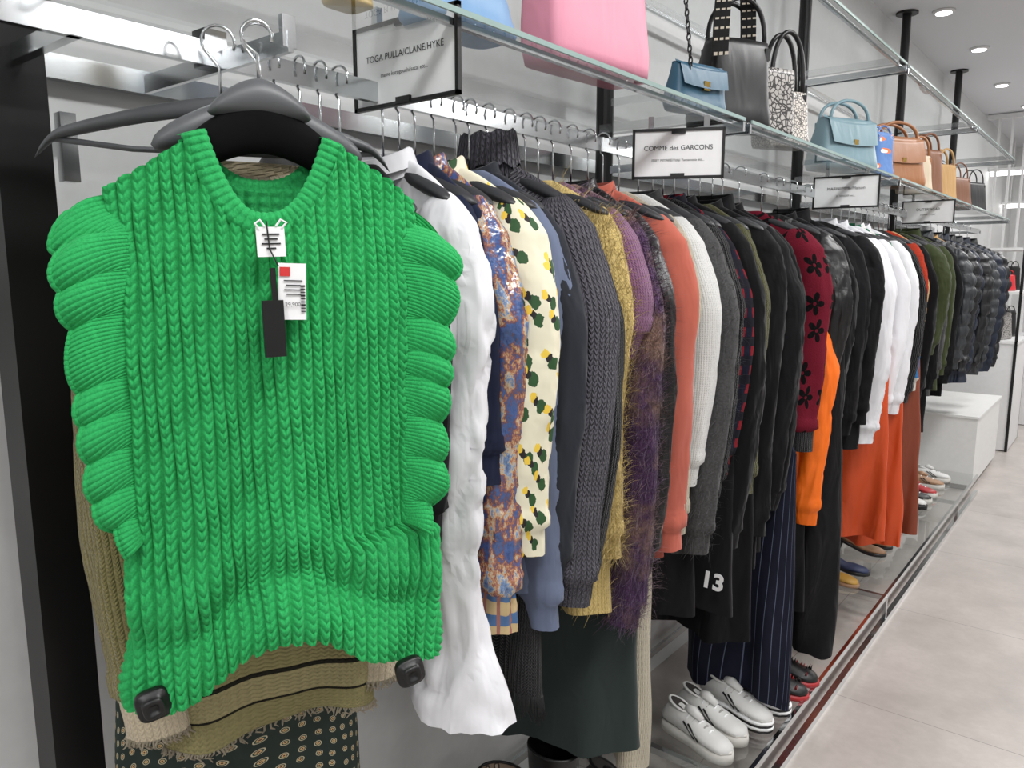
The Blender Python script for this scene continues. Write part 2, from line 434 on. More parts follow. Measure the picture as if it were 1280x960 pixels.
# ------------------------------------------------------------------ garment generator (local frame: x lateral, -y front, z up, neck at z=0)
def garment(name, Y=0, mat=None, L=.65, SL=.58, hw=.175, neck=.065, th=.026, sr=.055, cuff=.04, seed=0, collar=None, colm=None,
            cuffm=None, cuff_l=.05, sleeves=True, fold=.012, flare=1.05, X=-.95, Z=1.665, rot=None, quilt=0, fuzz=0, hemm=None, hem_l=.06,
            hanger=True, drop=.075, sleeve_mat=None, opening=False, hang_cx=0, hookz=None, sway=0., hookr=.019, hmat=None, flarecuff=1.0, zipper=False, crisp=1.,
            fringe=0):
    rng = random.Random(seed*7+3); mb = MB()
    ph = rng.uniform(0, 6); k1 = rng.uniform(22, 34); o3 = rng.uniform(0, 50)
    nz, na = 46, 56
    v = np.linspace(0, 1, nz)**1.35
    theta = np.linspace(math.pi, 3*math.pi, na+1)
    P = np.zeros((nz, na+1, 3)); UV = np.zeros((nz, na+1, 2))
    for i, vi in enumerate(v):
        d = vi*L
        t = min(1, d/drop)
        w = neck+(hw-neck)*t**.85 if d < drop else hw*(1+(flare-1)*(d-drop)/max(.01, L-drop))
        tt = .012+(th-.012)*min(1, d/.12)
        if quilt:
            q = abs(math.sin(math.pi*d/quilt))**.5; tt *= (.75+.45*q); w += .008*q
        c = np.cos(theta); s = np.sin(theta)
        x = w*np.sign(c)*np.abs(c)**.8; y = tt*np.sign(s)*np.abs(s)**.8
        A = fold*(d/.5)
        y = y + A*np.sin(k1*x+ph+1.5*math.sin(3*d+ph)) + .4*A*np.sin(2.3*k1*x+2*ph+5*d)
        x = x + sway*d
        P[i, :, 0] = x; P[i, :, 1] = y; P[i, :, 2] = -d
        UV[i, :, 0] = (theta-math.pi)/(2*math.pi)*4*w; UV[i, :, 1] = d
        if d > L-.02: P[i, :, 2] += .006*np.sin(k1*x*.7+ph)
    for i in range(nz):
        for j in range(0, na+1):
            n = noise.noise(Vector((P[i, j, 0]*9+o3, P[i, j, 1]*9, P[i, j, 2]*6)))
            P[i, j, 0] += .006*n; P[i, j, 1] += .008*n
    P[:, -1] = P[:, 0]
    hem_i = int(np.searchsorted(v*L, L-hem_l))
    if hemm:
        mb.grid(P[:hem_i+1], mat, UV[:hem_i+1]); mb.grid(P[hem_i:], hemm, UV[hem_i:])
    else: mb.grid(P, mat, UV)
    grids = [P]
    smat = sleeve_mat or mat
    fr_edges = [P[-1]] if fringe else []
    if sleeves:
        for sd in (-1, 1):
            ns, nc = 72, 32
            tv = np.linspace(0, 1, ns)**1.1
            thh = np.linspace(math.pi, 3*math.pi, nc+1)
            S = np.zeros((ns, nc+1, 3)); SU = np.zeros((ns, nc+1, 2))
            p1 = rng.uniform(0, 6); bend = rng.uniform(-.016, .026); yo = rng.uniform(-.012, .004); tw = rng.uniform(-4, 4)
            for i, t in enumerate(tv):
                d = t*SL
                cap = math.sqrt(min(1., (d+.004)/.06)) if d < .06 else 1
                cx = hw-.035+.055*float(sm(d/.22))+bend*math.sin(t*math.pi)*1.2-.02*t
                rx = (sr+(cuff-sr)*t)*cap; ry = (sr*.62+(cuff*.7-sr*.62)*t)*cap
                inc = SL-d
                if inc < cuff_l and flarecuff == 1.0: rx *= .86; ry *= .86
                elif inc < cuff_l+.03 and flarecuff == 1.0: rx *= 1.08; ry *= 1.1
                if flarecuff != 1.0 and inc < .14: k = 1+(flarecuff-1)*float(sm(1-inc/.14)); rx *= k; ry *= k
                if quilt: q = abs(math.sin(math.pi*d/quilt))**.5; rx *= .8+.25*q; ry *= .8+.3*q
                g = min(1, d/.10)
                for j, a in enumerate(thh[:-1]):
                    ca, sa = math.cos(a), math.sin(a)
                    n = noise.noise(Vector((ca*1.1+o3, sa*1.1+sd*3, d*6)))
                    r1 = 1-abs(noise.noise(Vector((ca*2.0+o3+9, sa*2.0+sd*5, d*4+ca*.8))))*3.0
                    r2 = 1-abs(noise.noise(Vector((ca*1.0+o3+21, sa*1.0, d*15+1.5*sa+tw))))*4.0
                    f = 1+(.15*n+.08*crisp*max(0, r1)-.10*crisp*max(0, r2))*g+.035*math.sin(4*a+tw*d+p1)*g
                    S[i, j] = (sd*(cx+rx*ca*f)+sway*d, yo*min(1, d/.1)+ry*sa*f+.008*math.sin(d*9+p1), -drop*.72-d)
                    SU[i, j] = (a*sr, d)
                S[i, -1] = S[i, 0]; SU[i, -1] = (thh[-1]*sr, d)
            ci = int(np.searchsorted(tv*SL, SL-cuff_l))
            fl = sd < 0
            if cuffm: mb.grid(S[:ci+1], smat, SU[:ci+1], flip=fl); mb.grid(S[ci:], cuffm, SU[ci:], flip=fl)
            else: mb.grid(S, smat, SU, flip=fl)
            grids.append(S)
            if fringe: fr_edges.append(S[-1])
            if zipper:
                zp = S[int(ns*.45):int(ns*.92), int(nc*.62)]
                mb.tube(zp+np.array([0, -.003, 0]), .003, chrome, 6)
    if collar:
        hgt = {'crew': .018, 'shirt': .04, 'turtle': .085, 'hood': .06}[collar]
        cm = colm or mat; R = neck*1.02; C = []
        rows = 14; ca = np.linspace(math.pi, 3*math.pi, 33)
        for i in range(rows):
            t = i/(rows-1)
            up = hgt*math.sin(min(1, t*1.5)*math.pi/2) if t < .67 else hgt*(1-(t-.67)/.33*.75)
            out = .0 if t < .6 else .012*((t-.6)/.4)
            w = R*(1-.12*min(1, t*1.5))+out
            dd = (.03 if collar != 'turtle' else .034)+out
            x = w*np.cos(ca); y = dd*np.sin(ca)
            z = -.02+up-.018*(np.sin(ca) < 0)*np.abs(np.sin(ca))*(1 if collar != 'turtle' else .2)
            if collar == 'turtle': z = z+.006*np.sin(9*ca+i)*t
            C.append(np.stack([x, y, z], -1))
        UVc = np.zeros((rows, 33, 2)); UVc[..., 0] = ca[None]*R; UVc[..., 1] = np.linspace(0, hgt*1.6, rows)[:, None]
        mb.grid(np.array(C), cm, UVc, flip=True)
    if opening:
        btn = plain('button_pearl', (205, 200, 190), .3)
        xs = np.linspace(-.014, .014, 5); zz = np.linspace(-.03, -L+.01, 30)
        G = np.zeros((30, 5, 3))
        for i, z in enumerate(zz):
            for j, x in enumerate(xs):
                d = -z; A = fold*(d/.5)
                G[i, j] = (x+sway*d, -(.012+(th-.012)*min(1, d/.12))-.006+A*math.sin(k1*x+ph+1.5*math.sin(3*d+ph))+.4*A*math.sin(2.3*k1*x+2*ph+5*d), z)
        mb.grid(G, mat)
        for q in range(6):
            g = G[3+q*4, 2]; mb.loft([(g[2]-.005, .001, .001, g[0], g[1]-.003), (g[2], .005, .002, g[0], g[1]-.003), (g[2]+.005, .001, .001, g[0], g[1]-.003)], btn, p=1, n=10)
    for e in fr_edges:
        for j in range(len(e)-1):
            for k in range(3):
                p = e[j]*(1-k/3)+e[j+1]*(k/3)
                ln = fringe*rng.uniform(.6, 1.1)
                mb.tube([p, p+np.array([rng.uniform(-.004, .004), rng.uniform(-.003, .003), -ln*.5]), p+np.array([rng.uniform(-.008, .008), rng.uniform(-.005, .005), -ln])], [.0016, .0015, .0006], cuffm or mat, 5)
    if fuzz:
        V = []
        for gi, G in enumerate(grids):
            if gi == 1: continue
            m, n = G.shape[:2]
            cnt = int(fuzz*(1 if gi else .5))
            for _ in range(cnt):
                i = rng.randrange(1, m-1); j = rng.randrange(0, n-1)
                a, b = rng.random(), rng.random()
                p = G[i, j]*(1-a)+G[i, j+1]*a; p = p*(1-b)+G[i+1, j]*b
                nn = np.cross(G[i+1, j]-G[i, j], G[i, (j+1) % n]-G[i, j]); l = np.linalg.norm(nn)
                if l < 1e-9: continue
                nn = nn/l
                r = np.array([rng.gauss(0, 1) for _ in range(3)]); r /= np.linalg.norm(r)
                dr = nn*rng.choice((1, -1))*.7+r; ln = rng.uniform(.010, .034)
                q = np.cross(dr, [0.3, .5, .8]); q = q/np.linalg.norm(q)*.00045
                e = p+dr*ln+np.array([0, 0, -.009])
                mid = (p+e)/2+r*.003+np.array([rng.uniform(-.004, .004)]*3)
                V.append([[p-q, p+q], [mid-q, mid+q], [e-q*.2, e+q*.2]])
        Vn = np.array(V); K_ = len(Vn)
        base = mb.nv; mb.v.append(Vn.reshape(-1, 3)); mb.uv.append(np.random.RandomState(seed).rand(K_*6, 2)*.5)
        idx = np.arange(K_)[:, None]*6+base
        f1 = np.concatenate([idx, idx+2, idx+3, idx+1], 1); f2 = np.concatenate([idx+2, idx+4, idx+5, idx+3], 1)
        mb.f.append(np.concatenate([f1, f2])); mb.mi.append(np.full(2*K_, mb.mat(smat))); mb.nv += K_*6
    r = rng.uniform(-.12, .12) if rot is None else rot
    o = mb.obj(name, (X, Y, Z), r)
    if hanger:
        hb = MB(); add_hanger(hb, -.012, w=hw*.96, drop=drop*.75, cx=hang_cx, hook_z=(hookz if hookz else RZ+.007-Z+.012), hr=hookr, mat=hmat)
        hb.obj('hanger', parent=o)
    return o

# materials for garments
white_cotton = fabric('white_cotton', (224, 224, 228), .8, .4, sheen=0, var=.04)
white_knit = knit('white_knit', (226, 226, 224), 150, 200, .6, .003)
black_wool = fabric('black_wool', (20, 20, 22), .95, .5, 500, .15)
black_cotton = fabric('black_cotton', (14, 14, 17), .8, .6, sheen=.03)
black_knit = knit('black_rib_knit', (20, 20, 23), 110, 160, 1., .004)
black_leather = fabric('black_leather', (15, 15, 17), .38, .8, 400, .5, sheen=0)
charcoal = fabric('charcoal_denim', (42, 45, 52), .9, .5)
slate = fabric('slate_blue_jersey', (102, 112, 136), .9, .4)
grey_knit = knit('grey_chunky_knit', (98, 95, 106), 85, 110, 1.2, .008)
coral = fabric('coral_wool', (184, 98, 82), .9, .25)
cream_rib = knit('cream_rib', (206, 196, 174), 160, 60, .8, .004)
yellow_moh = knit('yellow_mohair', (222, 196, 128), 100, 120, .6, .004)
purple_moh = knit('purple_mohair', (98, 66, 112), 100, 120, .6, .004, col2=(64, 46, 60), patch=(136, 108, 98))
mauve_knit = knit('mauve_knit', (150, 106, 140), 140, 170, .8, .004)
tweed = fabric('grey_tweed', (92, 92, 92), 1, .4, 500, .1, col2=(38, 38, 40))
olive_knit = knit('olive_knit', (84, 84, 48), 150, 180, .8, .003)
navy = fabric('navy_wool', (28, 34, 56), .9, .5)
burg = flowers('burgundy_flower_knit', (104, 24, 40), (14, 12, 14), 10.5)
orange = fabric('orange_nylon', (242, 112, 20), .55, .6, 500, .4, sheen=0)
rust = fabric('rust_leather', (200, 76, 32), .5, .3, 500, .4, sheen=0)
brown_leather = fabric('chestnut_leather', (128, 62, 40), .5, .3, 500, .4, sheen=0)
pin = stripes('navy_pinstripe', (20, 23, 38), (92, 98, 118), 45, .07)
plaid = stripes('red_plaid', (120, 24, 34), (22, 24, 40), 22, .6, 0, .9, 22, (22, 22, 30), .5)
green_wool = fabric('dark_olive_wool', (58, 66, 40), .95, .4)
forest = fabric('forest_twill', (44, 54, 52), .85, .25)
flor = spots('floral_print', (226, 220, 196), [((40, 78, 40), .24, 0), ((30, 24, 26), .15, .013), ((232, 196, 70), .16, .022)], 21)
satinm = satin()
cuff_sat = stripes('cuff_print', (186, 164, 124), (74, 104, 144), 24, .45, 1, .4, 30, (150, 100, 90), .25)
camel = fabric('camel', (186, 150, 104), .9, .4)
block = bands('colour_block_knit', [(0, (190, 60, 40)), (.3, (226, 210, 186)), (.36, (150, 120, 90)), (.5, (60, 130, 190)), (.6, (220, 215, 205))])
puffer = fabric('black_puffer_nylon', (24, 26, 30), .42, .9, 300, .5, sheen=0)
puffer_g = fabric('grey_puffer_nylon', (46, 50, 54), .45, .9, 300, .5, sheen=0)
puffer_n = fabric('navy_puffer_nylon', (30, 38, 54), .5, .7, 300, .4, sheen=0)
beigem = knit('beige_knit', (206, 192, 166), 130, 160, .7, .003)
stripe_g = stripes('green_white_stripe', (222, 222, 220), (40, 110, 80), 14, .4)

G = garment
rackset = [
 ('black_blouse', .77, dict(mat=black_cotton, L=.55, SL=.50, hw=.15, sr=.035, th=.018, Z=1.65)),
 ('white_shirt', .855, dict(mat=white_cotton, L=.70, SL=.815, hw=.165, sr=.062, cuff=.052, collar='shirt', opening=True, flarecuff=1.8, th=.02, rot=-.05, crisp=2.0)),
 ('navy_shirt', .89, dict(mat=navy, L=.60, SL=.45, hw=.165, sr=.04, th=.016, collar='shirt')),
 ('satin_print_shirt', .925, dict(mat=satinm, L=.62, SL=.70, hw=.172, sr=.050, cuff=.050, cuffm=cuff_sat, cuff_l=.07, th=.018, collar='shirt', rot=.02, crisp=1.5)),
 ('floral_blouse', .97, dict(mat=flor, L=.60, SL=.58, hw=.188, sr=.064, cuff=.045, th=.022, collar='shirt', rot=.04)),
 ('slate_sweatshirt', 1.025, dict(mat=slate, L=.72, SL=.74, hw=.182, sr=.052, th=.022, collar='crew')),
 ('charcoal_denim_jacket', 1.06, dict(mat=charcoal, L=.70, SL=.66, hw=.178, sr=.045, th=.022, collar='shirt')),
 ('chunky_grey_turtleneck', 1.11, dict(mat=grey_knit, L=.70, SL=.73, hw=.19, sr=.062, cuff=.052, th=.03, collar='turtle', Z=1.68, crisp=.4)),
 ('black_rib_sweater', 1.17, dict(mat=black_knit, L=.78, SL=.72, hw=.187, sr=.052, th=.025, collar='crew', crisp=.4)),
 ('yellow_mohair_cardigan', 1.222, dict(mat=yellow_moh, L=.83, SL=.66, hw=.200, sr=.047, th=.022, fuzz=9000, collar='crew', crisp=.3)),
 ('mauve_sweater', 1.265, dict(mat=mauve_knit, L=.60, SL=.28, hw=.200, sr=.054, th=.025, collar='crew', crisp=.4, rot=-.02)),
 ('purple_mohair_sweater', 1.315, dict(mat=purple_moh, L=.85, SL=.83, hw=.195, sr=.054, th=.028, fuzz=17000, collar='crew', crisp=.3)),
 ('black_biker_jacket', 1.38, dict(mat=black_leather, L=.70, SL=.74, hw=.188, sr=.056, th=.028, collar='shirt', zipper=True)),
 ('coral_coat', 1.445, dict(mat=coral, L=.80, SL=.72, hw=.19, sr=.060, cuff=.052, th=.03, collar='shirt', fold=.006, crisp=.5)),
 ('cream_ribbed_cardigan', 1.505, dict(mat=cream_rib, L=.78, SL=.69, hw=.195, sr=.052, th=.025, crisp=.4)),
 ('white_knit_sweater', 1.575, dict(mat=white_knit, L=.66, SL=.60, hw=.185, sr=.058, th=.026, collar='crew', crisp=.5)),
 ('grey_tweed_coat', 1.665, dict(mat=tweed, L=.85, SL=.78, hw=.19, sr=.060, th=.03, collar='shirt', fuzz=2500, crisp=.5)),
 ('black_cardigan', 1.735, dict(mat=black_knit, L=.72, SL=.66, hw=.183, sr=.05, th=.022)),
 ('red_plaid_shirt', 1.79, dict(mat=plaid, L=.72, SL=.62, hw=.172, sr=.040, th=.02, collar='shirt')),
 ('black_wool_jacket', 1.85, dict(mat=black_wool, L=.84, SL=.82, hw=.19, sr=.056, th=.03, collar='shirt')),
 ('olive_knit_sweater', 1.93, dict(mat=olive_knit, L=.75, SL=.70, hw=.18, sr=.045, th=.024, collar='crew')),
 ('black_coat', 2.0, dict(mat=black_wool, L=1.0, SL=.84, hw=.19, sr=.060, th=.03, collar='shirt')),
 ('black_hooded_coat', 2.08, dict(mat=black_cotton, L=.95, SL=.78, hw=.19, sr=.058, th=.03, collar='hood')),
 ('black_blazer', 2.15, dict(mat=black_wool, L=.8, SL=.80, hw=.175, sr=.055, th=.026, collar='shirt')),
 ('burgundy_flower_sweater', 2.245, dict(mat=burg, L=.66, SL=.64, hw=.205, sr=.076, cuff=.056, th=.035, collar='crew', cuffm=black_knit, cuff_l=.06, X=-.94, crisp=.5, rot=.03)),
 ('orange_nylon_jacket', 2.37, dict(mat=orange, L=.80, SL=.68, hw=.165, sr=.052, cuff=.046, th=.03, X=-.905, drop=.30, Z=1.61, hanger=False, rot=0)),
 ('black_bomber_jacket', 2.45, dict(mat=black_leather, L=.72, SL=.50, hw=.215, sr=.066, th=.035, collar='crew')),
 ('black_wool_coat', 2.59, dict(mat=black_wool, L=.9, SL=.66, hw=.195, sr=.06, th=.032, collar='shirt')),
 ('black_parka', 2.72, dict(mat=black_cotton, L=.95, SL=.68, hw=.20, sr=.062, th=.035, collar='hood')),
 ('black_oversized_jacket', 2.87, dict(mat=black_cotton, L=.8, SL=.66, hw=.22, sr=.07, th=.035)),
 ('white_blouse', 3.04, dict(mat=white_cotton, L=.78, SL=.76, hw=.19, sr=.062, cuff=.055, th=.03, collar='shirt')),
 ('white_cotton_shirt', 3.18, dict(mat=white_cotton, L=.75, SL=.72, hw=.19, sr=.06, th=.03, collar='shirt')),
 ('white_tunic', 3.30, dict(mat=white_cotton, L=.8, SL=.70, hw=.185, sr=.06, th=.03)),
 ('green_striped_shirt', 3.41, dict(mat=stripe_g, L=.72, SL=.66, hw=.18, sr=.05, th=.025, collar='shirt')),
 ('ivory_shirt', 3.50, dict(mat=white_cotton, L=.74, SL=.72, hw=.19, sr=.058, th=.028, collar='shirt')),
 ('black_knit_top', 3.60, dict(mat=black_knit, L=.66, SL=.70, hw=.18, sr=.05, th=.025)),
 ('black_turtleneck', 3.69, dict(mat=black_knit, L=.66, SL=.70, hw=.18, sr=.05, th=.025)),
 ('colour_block_sweater', 3.80, dict(mat=block, L=.7, SL=.66, hw=.19, sr=.062, th=.03, collar='crew')),
 ('camel_coat', 3.90, dict(mat=camel, L=.7, SL=.5, hw=.175, sr=.05, th=.028)),
 ('black_long_coat', 3.98, dict(mat=black_wool, L=1.0, SL=.72, hw=.185, sr=.055, th=.03)),
 ('dark_olive_cape', 4.08, dict(mat=green_wool, L=.62, SL=.52, hw=.20, sr=.08, th=.04)),
 ('black_jacket', 4.20, dict(mat=black_wool, L=.98, SL=.70, hw=.19, sr=.055, th=.03)),
 ('grey_wool_coat', 4.33, dict(mat=tweed, L=.8, SL=.66, hw=.19, sr=.055, th=.03)),
 ('khaki_parka', 4.46, dict(mat=green_wool, L=.8, SL=.66, hw=.19, sr=.06, th=.035, collar='hood')),
 ('black_anorak', 4.61, dict(mat=black_cotton, L=.85, SL=.72, hw=.19, sr=.06, th=.035)),
 ('grey_puffer_jacket', 4.78, dict(mat=puffer_g, L=.7, SL=.66, hw=.20, sr=.068, th=.05, quilt=.07, collar='hood')),
 ('tan_wool_coat', 4.92, dict(mat=camel, L=.7, SL=.6, hw=.18, sr=.05, th=.03, collar='shirt')),
 ('black_puffer_jacket', 5.05, dict(mat=puffer, L=.75, SL=.7, hw=.20, sr=.07, th=.055, quilt=.075, collar='hood')),
 ('navy_puffer_coat', 5.25, dict(mat=puffer_n, L=.85, SL=.72, hw=.20, sr=.07, th=.055, quilt=.08, collar='hood')),
 ('black_puffer_coat', 5.47, dict(mat=puffer, L=.8, SL=.75, hw=.20, sr=.075, th=.06, quilt=.08, collar='hood')),
 ('quilted_coat', 5.72, dict(mat=puffer_g, L=.85, SL=.75, hw=.20, sr=.07, th=.055, quilt=.06, collar='hood')),
 ('down_coat', 6.0, dict(mat=puffer_n, L=.85, SL=.8, hw=.20, sr=.075, th=.06, quilt=.09, collar='hood')),
 ('down_jacket', 6.3, dict(mat=puffer, L=.82, SL=.8, hw=.20, sr=.078, th=.06, quilt=.09, collar='hood')),
]
for i, (nm, y, kw) in enumerate(rackset):
    G(nm, y, seed=i+1, **kw)

def skirt(name, Y, mat, ztop, zbot, hw=.17, th=.03, seed=0, X=-.95, fold=.015, flare=1.15, rot=None, hem=None, fringe=0):
    return garment(name, Y, mat=mat, L=ztop-zbot, hw=hw, neck=hw*.85, drop=.03, th=th, sleeves=False, hanger=False, Z=ztop, X=X, fold=fold,
                   flare=flare, seed=seed, rot=rot, hemm=hem, fringe=fringe)
skirt('black_fringed_skirt', 1.02, black_knit, 1.3, .74, .17, .02, 71, fringe=.05)
skirt('forest_green_skirt', 1.29, forest, 1.25, .46, .19, .035, 72, rot=.35, fold=.008)
skirt('cream_trousers', 1.49, cream_rib, 1.25, .35, .15, .04, 73)
skirt('black_wide_trousers', 1.64, black_cotton, 1.25, .66, .16, .03, 74)
slog = skirt('black_slogan_skirt', 1.8, black_wool, 1.25, .62, .2, .03, 75, rot=0, fold=.006)
cu = bpy.data.curves.new('printed_number', 'FONT'); cu.body = '13'; cu.size = .060; cu.align_x = 'CENTER'; cu.offset = .002; cu.extrude = .0005
cu.materials.append(plain('white_print', (220, 220, 220), .7))
o = bpy.data.objects.new('printed_number', cu); scene.collection.objects.link(o); o.parent = slog
o.location = (.190, -.052, .70-1.25); o.rotation_euler = (math.pi/2, .1, .12)
skirt('pinstripe_dress', 2.19, pin, 1.0, .20, .15, .035, 76, X=-.86, rot=0)
skirt('black_maxi_dress', 2.36, black_cotton, 1.3, .42, .2, .03, 77)
skirt('black_nylon_coat', 2.57, black_cotton, 1.3, .22, .21, .06, 78, X=-.91, fold=.025, rot=0)
skirt('rust_leather_skirt', 3.22, rust, 1.2, .42, .20, .04, 79, X=-.92, fold=.02, flare=1.2)
skirt('rust_leather_dress', 3.55, rust, 1.2, .30, .18, .04, 80, X=-.91, fold=.02, flare=1.25)
skirt('chestnut_leather_skirt', 3.88, brown_leather, 1.2, .26, .18, .04, 84, X=-.91, fold=.02, flare=1.25)
skirt('white_pleated_skirt', 4.15, white_cotton, 1.2, .5, .16, .04, 81)
skirt('black_skirt', 1.95, black_cotton, 1.3, .48, .19, .03, 82)

# ------------------------------------------------------------------ the green vest (hero)
FX, FY, FR = -.8096, .536, math.radians(65)
K = 1.0976
def green_vest():
    N = NT('green_wool_yarn'); b = N.b
    nz = N.noise(420, 4); n2 = N.noise(6, 3)
    c = N.mix(nz.outputs[0], lin((20, 126, 64)), lin((62, 190, 108)))
    c = N.mix(N.math('MULTIPLY', n2.outputs[0], .25), c, lin((28, 150, 80)))
    N.l(c, b.inputs['Base Color']); b.inputs['Roughness'].default_value = .9; b.inputs['Specular IOR Level'].default_value = .2
    b.inputs['Sheen Weight'].default_value = .15; b.inputs['Sheen Roughness'].default_value = .5; b.inputs['Sheen Tint'].default_value = (*lin((150, 230, 170)), 1)
    N.bump(nz.outputs[0], .5, .0015)
    yarn = N.m
    par = empty('green_knit_vest', (FX, FY, 1.5), FR)
    C = .004; c0 = -.010
    def hwf(z, side):
        z = z/K
        pts_l = [(-.6, .168), (-.48, .165), (-.44, .166), (-.38, .158), (-.30, .158), (-.26, .156), (-.1, .156), (.0, .152), (.078, .152), (.2, .150)]
        pts_r = [(-.6, .182), (-.50, .178), (-.44, .182), (-.36, .184), (-.315, .184), (-.298, .160), (-.2, .154), (-.1, .153), (.0, .156), (.078, .160), (.2, .160)]
        p = np.array(pts_l if side < 0 else pts_r)
        return np.interp(z, p[:, 0], p[:, 1])*K
    NKH = .080; NE = 2.5; NZ0 = .048; NH = .094
    def qf(s): return np.where(s > c0, (s-c0)/(NKH-c0), (s-c0)/(NKH+c0))
    NR = 25; NU = NR*18+1
    u = np.linspace(-1, 1, NU); NV = 660
    s0 = u*.172
    ztop = np.where(np.abs(s0) < NKH, NZ0-.002+NH*np.abs(qf(s0))**NE, .140-.060*((np.abs(s0)-NKH)/(.172-NKH))**1.1)
    zb = np.interp(u, [-1, -.8, -.55, -.3, -.1, .15, .4, .7, 1], [-.508, -.506, -.490, -.448, -.428, -.440, -.480, -.514, -.526])
    for _ in range(60): zb[1:-1] = (zb[:-2]+zb[2:])/2
    vv = np.linspace(0, 1, NV)
    Z = ztop[None]+(zb-ztop)[None]*vv[:, None]
    U = np.broadcast_to(u, Z.shape)
    HW = np.where(U < 0, hwf(Z, -1), hwf(Z, 1))
    S = C+U*HW
    def bulge(Uc, Zc): return .014+.050*np.sqrt(np.clip(1-np.abs(Uc)**3.2, 0, 1))*(.35+.65*sm((.15-Zc)/.22))
    D = bulge(U, Z)
    low = sm((.1-Z)/.5)
    D = D+low*(.009*np.sin(5.2*U+1)+.006*np.sin(11*U-6*Z)) + .004*np.sin(9*Z+3*U)
    hb_ = Z-zb[None]
    D += .020*np.exp(-((hb_-.02)/.04)**2)*(.5+.5*np.cos(3*U))
    D += .007*np.exp(-((hb_-.125)/.030)**2)-.004*np.exp(-((hb_-.080)/.018)**2)
    P = np.stack([S, -D, Z], -1)
    # fisherman rib relief: plump columns of stacked chevron stitches with deep furrows between
    ucol = U+.05*sm((.12-hb_)/.12)*np.sign(U)*np.abs(U)*.9
    col = (ucol*.5+.5)*NR; ci = np.floor(col); cf = col-ci; tri = np.abs(cf-.5)*2
    bend = sm((Z*-1-.28)/.16)
    rowz = (Z+.0012*np.sin(ci*2.7)-bend*(zb[None]+.47)*.9)/.0108
    fr = rowz-.80*tri; fr = fr-np.floor(fr)
    lump = (np.sin(math.pi*fr))**.6
    prof = np.clip(1-tri**2.1, 0, 1)**.85*(1-.16*np.exp(-(tri/.14)**2))
    H = .0100*prof*(.58+.42*lump)
    H *= (.92+.16*np.sin(ci*5.1+rowz*.9))
    du = np.gradient(P, axis=1); dv = np.gradient(P, axis=0)
    Nn = np.cross(dv, du); Nn /= np.linalg.norm(Nn, axis=2)[..., None]+1e-12
    if Nn[200, NU//2, 1] > 0: Nn = -Nn
    P = P+Nn*H[..., None]
    P[..., 0] += .0012*np.sin(Z*40+ci*1.3)
    mb = MB(); mb.grid(P, yarn)
    nb = 23*10+1; ub = np.linspace(-1, 1, nb); s0b = ub*.172
    ztb = np.where(np.abs(s0b) < NKH, .088+.050*(np.abs(s0b)/NKH)**2.5, .140-.060*((np.abs(s0b)-NKH)/(.172-NKH))**1.1)
    vb = np.linspace(0, 1, 240); Zb = ztb[None]+((-.495-.0*np.abs(ub)**2)-ztb)[None]*vb[:, None]
    Ub = np.broadcast_to(ub, Zb.shape); Sb = C+Ub*np.where(Ub < 0, hwf(Zb, -1), hwf(Zb, 1))*.985
    Db = .012-.045*np.sqrt(np.clip(1-np.abs(Ub)**3.2, 0, 1))*(.45+.55*sm((.15-Zb)/.25))
    colb = (Ub*.5+.5)*23; Hb = .005*np.abs(np.sin(math.pi*colb))*(.6+.4*np.abs(np.sin(math.pi*Zb/.0118)))
    mb.grid(np.stack([Sb, -Db-Hb, Zb], -1), yarn, flip=True)
    mb.obj('body', parent=par)
    def band(pts, w, t):
        pts = np.array(pts, float)
        seg = np.r_[0, np.cumsum(np.linalg.norm(np.diff(pts, axis=0), axis=1))]
        n = int(seg[-1]/.0009); q = np.linspace(0, seg[-1], n)
        X = np.stack([np.interp(q, seg, pts[:, i]) for i in range(3)], -1)
        for _ in range(40): X[1:-1] = (X[:-2]+X[2:]+2*X[1:-1])/4
        T = np.gradient(X, axis=0); T /= np.linalg.norm(T, axis=1)[:, None]
        nn = np.array([0, -1., 0]); Wd = np.cross(T, nn); Wd /= np.linalg.norm(Wd, axis=1)[:, None]
        th = np.linspace(0, 2*math.pi, 29); G_ = np.zeros((n, 29, 3))
        hcol = np.abs(np.sin(math.pi*q/.0085))**.7
        for j, a in enumerate(th):
            e = .0034*hcol*(.7+.3*math.cos(6*a))
            G_[:, j] = X+Wd*((w+e*.4)*math.cos(a))[:, None]+nn[None]*((t+e)*math.sin(a))[:, None]
        return G_
    sp = np.linspace(-1, 1, 61)
    def dfront(u_, z): return float(bulge(np.array(u_), np.array(z)))
    pts = []
    for q in sp:
        s = c0+q*((NKH-.004-c0) if q > 0 else (NKH-.004+c0)); z = NZ0+(NH+.004)*abs(q)**NE
        pts.append((C+s, -dfront(s/.165, z)-.002, z))
    pts = [(C-NKH+.002, .012, .152)]+pts+[(C+NKH-.002, .012, .152)]
    mb = MB(); mb.grid(band(pts, .0125, .005), yarn)
    ptb = [(C+q*(NKH), .022*(1-.3*abs(q)), .092+.056*abs(q)**2.5) for q in sp]
    mb.grid(band(ptb, .011, .005), yarn)
    mb.obj('neckband', parent=par)
    # gathered shoulder ruffles: rounded lobes that overlap like petals, the fold between tucked behind
    for side, nm in ((-1, 'ruffle_left'), (1, 'ruffle_right')):
        mb = MB()
        n = 2200; m = 44
        t = np.linspace(0, 1, n)
        ztp = .080; zend = -.300 if side < 0 else -.330
        zz = np.where(t < .08, .02+(ztp-.02)*np.sin(t/.08*math.pi/2), ztp+(zend-ztp)*((t-.08)/.92))
        dd = np.where(t < .08, -.035+.040*(t/.08), .005+.034*sm((t-.08)/.12))
        ss = C+side*(np.where(side < 0, hwf(zz, -1), hwf(zz, 1))-.024)
        A = np.stack([ss, -dd, zz], -1)
